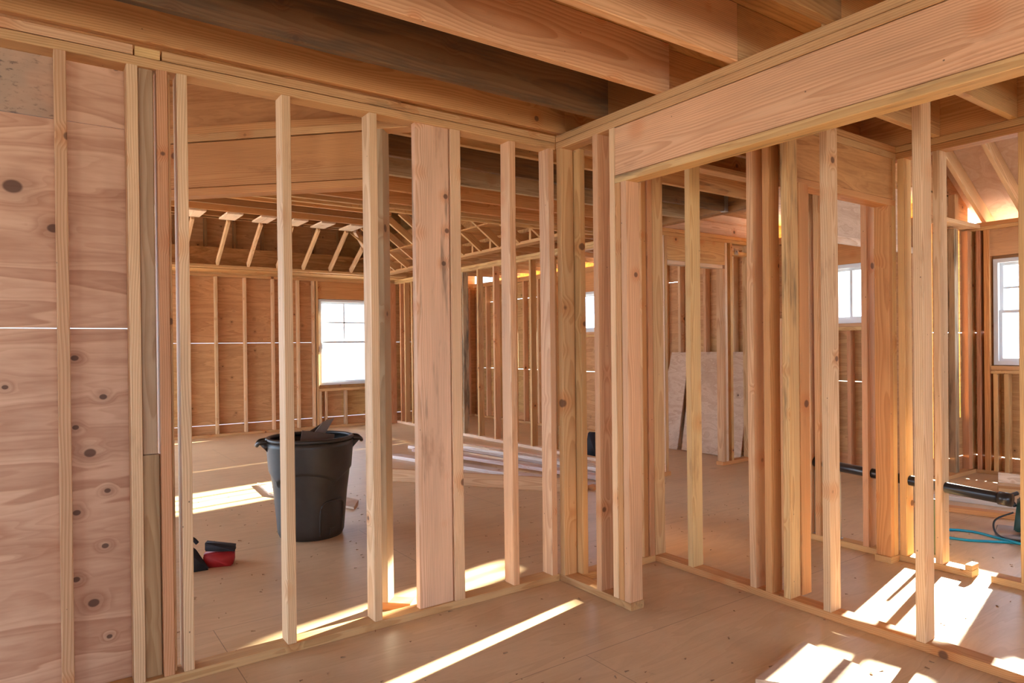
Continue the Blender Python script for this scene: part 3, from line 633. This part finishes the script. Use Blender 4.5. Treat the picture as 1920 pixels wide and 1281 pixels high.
bm = bmesh.new(); addbox(bm, (4.93, .0, P3 + .02), (4.95, 8.0, P3 + .238)); tag(link('trim_1', bm, PLYR), kind='structure')  # unseen fascia board, added to block sun under the overhang

# ------------------------------------------------------------------ windows
def window(n, axis, plane, a, b, z0, z1, style, sign=1):
    """vinyl window filling the opening; style: 'hung' or 'slider'"""
    def bx(bm, h0, h1, c0, c1, d0, d1):
        if axis == 'y': addbox(bm, (h0, plane + d0, c0), (h1, plane + d1, c1))
        else: addbox(bm, (plane + d0, h0, c0), (plane + d1, h1, c1))
    root = bpy.data.objects.new('window_%d' % n, None); COL.objects.link(root); root['kind'] = 'structure'
    def mk(nm, rects, d0, d1, mat):
        bm = bmesh.new()
        for r in rects: bx(bm, *r, d0, d1)
        o = link(nm, bm, mat, root); return o
    f = .038
    mk('frame', [(a, b, z0, z0 + f), (a, b, z1 - f, z1), (a, a + f, z0 + f, z1 - f), (b - f, b, z0 + f, z1 - f)], -.055, .03, VINYL)
    ia, ib, iz0, iz1 = a + f, b - f, z0 + f, z1 - f; s = .028; m = .020
    def sash(nm, h0, h1, c0, c1, d0, mh, mv):
        mk(nm, [(h0, h1, c0, c0 + s), (h0, h1, c1 - s, c1), (h0, h0 + s, c0 + s, c1 - s), (h1 - s, h1, c0 + s, c1 - s)], d0, d0 + .022, VINYL)
        mk('glass', [(h0 + s, h1 - s, c0 + s, c1 - s)], d0 + .009, d0 + .012, GLASS)
        r = [((h0 + h1) / 2 - m / 2, (h0 + h1) / 2 + m / 2, c0 + s, c1 - s)] if mv else []
        if mh: r.append((h0 + s, h1 - s, (c0 + c1) / 2 - m / 2, (c0 + c1) / 2 + m / 2))
        if r: mk('muntin', r, d0 + .004, d0 + .016, VINYL)
    if style == 'hung':
        zm = (iz0 + iz1) / 2
        sash('upper_sash', ia, ib, zm - .01, iz1, 0., True, True); sash('lower_sash', ia, ib, iz0, zm + .015, -.03, False, False)
    else:
        hm = (a + b) / 2
        sash('fixed_sash', hm - .014, ib, iz0, iz1, 0., False, False); sash('sliding_sash', ia, hm + .014, iz0, iz1, -.03, False, False)
    return root
window(1, 'y', 7.95, 1.42, 2.32, .70, 2.10, 'hung')
window(2, 'x', 4.45, W2[0], W2[1], W2[2], W2[3], 'slider')
window(5, 'x', 4.45, W5[0], W5[1], W5[2], W5[3], 'slider')
window(3, 'x', 4.45, W3[0], W3[1], W3[2], W3[3], 'slider')
window(4, 'x', 5.33, W4[0], W4[1], W4[2], W4[3], 'hung')
window(6, 'x', 5.33, W6[0], W6[1], W6[2], W6[3], 'slider')

# ------------------------------------------------------------------ trash can
def can():
    root = empty('trash_can', (-.79, 1.80, 0), math.radians(18)); tag(root, 'large black plastic trash can filled with scrap, standing behind the left partition', 'trash can')
    H = .665; N = 96; prof = [0, .01, .03, .08, .16, .24, .32, .38]
    def rad(z, th):
        base = .222 + .038 * (z / .42)
        zs = .37 + .085 * abs(math.sin(2 * th)) ** .55       # arched step between lower panels and upper band
        k = 1 / (1 + math.exp(-(z - zs) / .0045))
        r = base + k * .016
        if z < .03: r -= (.03 - z) * .35
        return r
    zsn = sorted(set([0, .008, .018, .03] + [.03 + i * (.345 - .03) / 8 for i in range(9)] + [.345 + i * .0045 for i in range(31)] + [.49 + i * .175 / 5 for i in range(6)]))
    bm = bmesh.new(); R = []
    for z in zsn: R.append([bm.verts.new((rad(z, 2 * math.pi * k / N) * math.cos(2 * math.pi * k / N), rad(z, 2 * math.pi * k / N) * math.sin(2 * math.pi * k / N), z)) for k in range(N)])
    for z in (H - .001, .50, .1, .012): R.append([bm.verts.new(((rad(z, 0) - .008) * math.cos(2 * math.pi * k / N), (rad(z, 0) - .008) * math.sin(2 * math.pi * k / N), z)) for k in range(N)])
    for i in range(len(R) - 1):
        for k in range(N): bm.faces.new((R[i][k], R[i][(k + 1) % N], R[i + 1][(k + 1) % N], R[i + 1][k]))
    bm.faces.new(R[0][::-1]); bm.faces.new(R[-1])
    link('body', bm, RUBBER, root, True)
    bm = bmesh.new()
    pts = [(.286, .662), (.296, .668), (.300, .680), (.294, .690), (.278, .692), (.270, .684), (.272, .668)]
    rr = [[bm.verts.new((r * math.cos(2 * math.pi * k / N), r * math.sin(2 * math.pi * k / N), z)) for k in range(N)] for r, z in pts]
    for i in range(len(rr)):
        for k in range(N): bm.faces.new((rr[i][k], rr[i][(k + 1) % N], rr[(i + 1) % len(rr)][(k + 1) % N], rr[(i + 1) % len(rr)][k]))
    link('rim', bm, RUBBER, root, True)
    a0 = math.radians(-33)
    for sgn in (0, math.pi):
        bm = bmesh.new(); a = a0 + sgn; e = V((math.cos(a), math.sin(a), 0)); t = V((-e.y, e.x, 0))
        path = smoothpath([e * .285 + t * .07 + V((0, 0, .672)), e * .335 + t * .062 + V((0, 0, .665)), e * .352 + t * .02 + V((0, 0, .645)), e * .352 - t * .02 + V((0, 0, .645)), e * .335 - t * .062 + V((0, 0, .665)), e * .285 - t * .07 + V((0, 0, .672))], 4)
        tube(bm, path, .0135, 10)
        for sg in (-1, 1):
            q = [e * .27 + t * .07 * sg + V((0, 0, .66)), e * .335 + t * .06 * sg + V((0, 0, .655)), e * .275 + t * .06 * sg + V((0, 0, .59))]
            v1 = [bm.verts.new(p + t * .006) for p in q]; v2 = [bm.verts.new(p - t * .006) for p in q]
            bm.faces.new(v1); bm.faces.new(v2[::-1])
            for i in range(3): bm.faces.new((v1[i], v1[(i + 1) % 3], v2[(i + 1) % 3], v2[i]))
        link('handle', bm, RUBBER, root, True)
    # embossed arch low on the front
    bm = bmesh.new(); af = math.radians(-88)
    def onb(dth, z): th = af + dth; r = rad(z, 0) * 1.0 + .001; return V((r * math.cos(th), r * math.sin(th), z))
    arch = [onb(-.42, .03), onb(-.42, .12), onb(-.41, .20), onb(-.34, .245), onb(-.2, .262), onb(0, .266), onb(.2, .262), onb(.34, .245), onb(.41, .20), onb(.42, .12), onb(.42, .03)]
    tube(bm, smoothpath(arch, 4), .007, 8); link('grip_arch', bm, RUBBER, root, True)
    bm = bmesh.new(); arch = [onb(-.10, .03), onb(-.10, .055), onb(-.06, .075), onb(.06, .075), onb(.10, .055), onb(.10, .03)]
    tube(bm, smoothpath(arch, 3), .004, 6); link('grip_notch', bm, RUBBER, root, True)
    return root
can()
CARD = plain('brown_cardboard', (.13, .085, .06), .7, noise=.2); CARDL = plain('grey_flashing', (.30, .26, .23), .5)
def panel(name, quad, th, mat, label, cat, group=None):
    bm = bmesh.new(); q = [V(p) for p in quad]; n = (q[1] - q[0]).cross(q[3] - q[0]).normalized() * th
    vs = [bm.verts.new(p) for p in q] + [bm.verts.new(p + n) for p in q]
    for f in ((3, 2, 1, 0), (4, 5, 6, 7), (0, 1, 5, 4), (1, 2, 6, 5), (2, 3, 7, 6), (3, 0, 4, 7)): bm.faces.new([vs[i] for i in f])
    return tag(link(name, bm, mat), label, cat, group)
panel('cardboard_flap', [(-.90, 1.74, .56), (-.66, 1.70, .58), (-.64, 1.73, .695), (-.86, 1.76, .735)], .006, CARD, 'dark brown cardboard flap leaning inside the black trash can', 'cardboard')
panel('flashing_strip', [(-.86, 1.80, .60), (-.72, 1.86, .60), (-.60, 1.84, .80), (-.70, 1.80, .78)], .004, CARDL, 'bent grey strip sticking highest out of the black trash can', 'scrap')
panel('cardboard_flap', [(-.92, 1.84, .58), (-.70, 1.90, .58), (-.64, 1.86, .79), (-.80, 1.80, .72)], .005, CARD, 'folded cardboard piece behind the grey strip in the black trash can', 'cardboard')
panel('floor_board', [(-.64, 3.80, .003), (-.68, 3.25, .003), (-.28, 2.28, .003), (-.14, 2.52, .003)], .018, SHEET, 'pale board lying flat on the floor behind the black trash can', 'board')

# tool pouch left
TB = plain('black_nylon', (.012, .012, .018), .75, noise=.3, nscale=30, bump=.3); RB = plain('red_nylon', (.35, .012, .014), .6, noise=.3, nscale=20, bump=.2)
tb = empty('tool_pouch', (-1.50, 1.46, 0), math.radians(-12)); tag(tb, 'black and red tool pouch lying on the floor left of the trash can', 'tool bag')
def blob(name, pts, mat, par, sub=2, smooth=True):
    bm = bmesh.new(); vs = [bm.verts.new(p) for p in pts]; bmesh.ops.convex_hull(bm, input=vs)
    bmesh.ops.triangulate(bm, faces=bm.faces)
    bmesh.ops.bevel(bm, geom=bm.edges[:], offset=.008, segments=2, affect='EDGES', clamp_overlap=True)
    return link(name, bm, mat, par, smooth)
blob('red_pocket', [(-.06, -.04, 0), (.10, -.06, .0), (.12, .06, 0), (-.05, .08, 0), (-.06, -.03, .08), (.11, -.05, .085), (.12, .05, .09), (-.05, .07, .08)], RB, tb)
blob('black_pocket', [(-.18, -.10, 0), (-.02, -.08, 0), (-.06, .06, 0), (-.19, .08, 0), (-.15, -.03, .13), (-.10, -.01, .12), (-.12, .05, .12), (-.17, .05, .13)], TB, tb)
blob('lid', [(-.05, -.04, .10), (.12, -.06, .085), (.125, -.02, .10), (.13, .05, .105), (-.04, .07, .14), (-.05, .0, .145)], TB, tb)
bm = bmesh.new(); tube(bm, smoothpath([(-.15, 0, .14), (-.12, .02, .17), (-.09, .02, .14)]), .012, 8); link('strap', bm, TB, tb, True)

# dark brown bag by the partition
bg = empty('leather_bag', (3.06, 2.92, 0), .5); tag(bg, 'brown and black bag lying by the far partition plate', 'bag')
BR = plain('brown_leather', (.10, .055, .035), .6, noise=.3)
blob('side_pocket', [(-.14, -.14, .0), (.12, -.14, 0), (.12, .06, 0), (-.14, .06, 0), (-.11, -.10, .20), (.09, -.10, .22), (.1, .04, .24), (-.1, .04, .2)], BR, bg)
blob('body', [(-.16, .05, 0), (.14, .05, 0), (.14, .2, 0), (-.16, .2, 0), (-.12, .06, .30), (.10, .06, .26), (.1, .16, .26), (-.12, .16, .30)], TB, bg)

# ------------------------------------------------------------------ lumber pile on the floor of the middle room
BL = (.62, .55, .50); BP = (.58, .44, .40)
def plank(p0, p1, W, T, z, tint, lab, stain=0., grp='planks of the floor pile', edge=False):
    a = V((p0[0], p0[1], z + (W if edge else T) / 2)); b = V((p1[0], p1[1], (p1[2] if len(p1) > 2 else z) + (W if edge else T) / 2))
    d = (b - a).normalized(); side = d.cross(V((0, 0, 1)))
    return beam('plank', a, b, (0, 0, 1) if edge else side, W, T, tint, stain, lab, 'plank', grp, bow=.0008)
plank((2.15, 5.4), (2.62, 1.95), D, S, .0, WHITE, 'white-topped plank of the floor pile nearest the far partition')
plank((1.95, 5.3), (2.38, 1.75), .14, S, .0, BP, 'pinkish plank of the floor pile, second from the far partition')
plank((1.90, 5.1), (2.30, 1.78), D, S, .0405, BL, 'plank lying on top of the pinkish one in the floor pile')
plank((1.62, 5.0), (2.14, 1.75), .14, S, .0, BL, 'middle plank of the floor pile on the floor')
plank((1.40, 4.5), (2.02, 1.62), D, S, .0386, BP, 'pink plank crossing over the middle of the floor pile')
plank((1.10, 4.45), (1.78, 1.72), .14, S, .0, BL, 'bluish plank of the floor pile on the side facing the camera')
plank((.45, 3.20), (1.58, 1.60), .12, S, .0, PINK, 'plank on edge at the front of the floor pile, angled toward the right', edge=True)
plank((.50, 3.55), (1.46, 2.10), D, S, .0, BL, 'short flat plank behind the edge-on plank of the floor pile')
lum('block_scrap', (1.72, 1.80), (1.62, 1.75), (0.0, .035), ORNG, .0, 'small offcut block at the right end of the floor pile', 'block', segs=2)

# lumber and tools in the right corner room
plank((3.30, -.35), (3.62, -1.5), D, S, .0, ORNG, 'orange edge plank lying below the black pipe in the corner room', grp='planks in the corner room')
plank((3.75, -.30), (4.02, -1.6), D, S, .0, BL, 'grey plank lying behind the orange one in the corner room', grp='planks in the corner room')
plank((4.45, -.55), (4.85, -1.5), .14, S, .0, TAN, 'wide tan plank lying far back in the corner room', grp='planks in the corner room')
plank((4.9, -.40), (5.0, -1.5), D, S, .0, WHITE, 'pale edge-on plank by the window wall of the corner room', grp='planks in the corner room', edge=True)
HB = plain('teal_hose', (.0, .26, .42), .35)
hs = [(2.50, -.78, .008), (2.66, -.80, .008), (2.78, -.86, .008), (2.83, -.98, .008), (2.79, -1.13, .008), (2.72, -1.25, .02), (2.70, -1.45, .008), (2.72, -1.8, .008)]
h2 = [(2.50, -.80, .008), (2.54, -.90, .008), (2.58, -1.02, .008), (2.66, -1.12, .008), (2.76, -1.25, .008), (2.80, -1.5, .008), (2.80, -1.8, .008)]
bm = bmesh.new(); tube(bm, smoothpath(h2[::-1] + hs), .0085, 10); tag(link('air_hose', bm, HB, smooth=True), 'teal air hose looped on the sunlit floor of the corner room', 'hose')
cp = empty('compressor', (3.02, -1.20, 0), .3); tag(cp, 'dark green power tool with a black cable on the floor behind the pipe', 'power tool')
GRN = plain('dark_green_plastic', (.02, .06, .05), .4)
blob('housing', [(-.10, -.14, .04), (.14, -.14, .04), (.14, .06, .04), (-.1, .06, .04), (-.07, -.12, .24), (.1, -.12, .26), (.1, .04, .24), (-.06, .04, .22)], GRN, cp)
blob('base_plate', [(-.16, -.2, 0), (.2, -.2, 0), (.2, .16, 0), (-.16, .16, 0), (-.16, -.2, .012), (.2, -.2, .012), (.2, .16, .012), (-.16, .16, .012)], METAL, cp)
bm = bmesh.new(); tube(bm, smoothpath([(-.06, .06, .16), (-.10, .16, .10), (-.16, .14, .02), (-.22, .0, .008), (-.24, -.2, .008)]), .006, 8); link('cable', bm, DARKV, cp, True)
bm = bmesh.new(); tube(bm, smoothpath([(-.04, .05, .2), (0, .08, .25), (.06, .04, .27)]), .014, 8); link('handle', bm, DARKV, cp, True)

# foreground offcut
panel('plywood_offcut', [(-.16, -1.36, .002), (.02, -1.62, .002), (.262, -1.535, .002), (.285, -1.285, .002)], .036, SHEET, 'pale offcut board lying in the sun patch at the bottom right', 'board')
# wood chips
bm = bmesh.new()
for i in range(520):
    x, y = random.uniform(-2.2, 2.8), random.uniform(-2.2, 3.5)
    a = random.uniform(0, 3.14); l = random.uniform(.003, .011); w = random.uniform(.001, .0035)
    c, s = math.cos(a), math.sin(a); z = .0003
    q = [(l, w), (-l, w), (-l, -w), (l, -w)]
    vs = [bm.verts.new((x + c * px - s * py, y + s * px + c * py, z + .002 * (k % 2))) for k, (px, py) in enumerate(q)]
    vt = [bm.verts.new(v.co + V((0, 0, .002))) for v in vs]
    bm.faces.new(vt); bm.faces.new(vs[::-1])
    for k in range(4): bm.faces.new((vs[k], vs[(k + 1) % 4], vt[(k + 1) % 4], vt[k]))
tag(link('wood_chips', bm, plain('chips', (.30, .19, .11), .8, noise=.5, nscale=2)), 'scattered wood chips and sawdust crumbs on the plywood floor', 'wood chips', kind='stuff')

# made-up house as backdrop, dims the sky behind the far window
SID, nt_, b_, o_ = newmat('house_siding'); g_ = G(nt_)
c_ = g_.sep(g_.obj()); lap = g_.math('FRACT', g_.math('MULTIPLY', c_[2], 5.))
nz = g_.noise(g_.obj(), .8, 4, .6)
nt_.links.new(g_.mix(g_.math('MULTIPLY', g_.rng(nz, .3, .7), .5), g_.mix(g_.rng(lap, .88, .98), (.34, .38, .42, 1), (.25, .28, .31, 1)), (.26, .31, .37, 1)), b_.inputs['Base Color'])
b_.inputs['Roughness'].default_value = .7
nh = empty('neighbouring_house', (2.5, 15.0, -.6)); tag(nh, 'pale neighbouring house seen washed out through the far tall window', 'house')
bm = bmesh.new(); addbox(bm, (-7, 0, 0), (7, 7, 5.6)); link('wall', bm, SID, nh)
bm = bmesh.new()
vs = [bm.verts.new(p) for p in ((-7.4, -.4, 5.6), (7.4, -.4, 5.6), (7.4, 7.4, 5.6), (-7.4, 7.4, 5.6), (-7.4, 3.5, 8.0), (7.4, 3.5, 8.0))]
for f in ((0, 1, 5, 4), (2, 3, 4, 5), (0, 4, 3), (1, 2, 5), (3, 2, 1, 0)): bm.faces.new([vs[i] for i in f])
link('roof', bm, plain('shingles', (.20, .19, .19), .9, noise=.3, nscale=20), nh)

# ------------------------------------------------------------------ light
w = bpy.data.worlds.new('sky'); sc.world = w; w.use_nodes = True; nt = w.node_tree; nt.nodes.clear()
out = nt.nodes.new('ShaderNodeOutputWorld'); bg_ = nt.nodes.new('ShaderNodeBackground')
bg_.inputs[0].default_value = (.60, .78, 1.0, 1); bg_.inputs[1].default_value = 6.5
nt.links.new(bg_.outputs[0], out.inputs[0])
sl = bpy.data.lights.new('sun', 'SUN'); sl.energy = 80; sl.angle = math.radians(1.0); sl.color = (1.0, .90, .68)
so = bpy.data.objects.new('sun', sl); COL.objects.link(so)
az = math.radians(11.2); sd = V((math.cos(az), math.sin(az), .333)).normalized()
so.rotation_euler = sd.to_track_quat('Z', 'Y').to_euler()

# ------------------------------------------------------------------ camera
cam = bpy.data.cameras.new('camera'); co = bpy.data.objects.new('camera', cam); COL.objects.link(co)
f, yaw, pitch, roll, cy, X, Y, Z = CAMP = (1270.2754754631285, 0.614480203764194, -0.004839283703314943, -0.011063315292434086, 654.7460953252188, -2.3740583057467974, -2.9252967923949225, 1.3078492164206388)
fw = V((math.sin(yaw) * math.cos(pitch), math.cos(yaw) * math.cos(pitch), math.sin(pitch)))
r = V((math.cos(yaw), -math.sin(yaw), 0)); up = r.cross(fw)
r2 = r * math.cos(roll) + up * math.sin(roll); u2 = -r * math.sin(roll) + up * math.cos(roll)
M = Matrix((r2, u2, -fw)).transposed().to_4x4(); M.translation = (X, Y, Z); co.matrix_world = M
cam.sensor_width = 36; cam.lens = f * 36 / 1920; cam.shift_y = (cy - 640.5) / 1920; cam.clip_start = .02
sc.camera = co
vs_ = sc.view_settings; vs_.view_transform = 'Standard'; vs_.look = 'None'; vs_.gamma = 1; vs_.use_curve_mapping = False
vs_.exposure = .47
sc.cycles.use_denoising = True
sc.cycles.max_bounces = 12; sc.cycles.diffuse_bounces = 8; sc.cycles.glossy_bounces = 3; sc.cycles.transparent_max_bounces = 12
sc.cycles.sample_clamp_indirect = 12
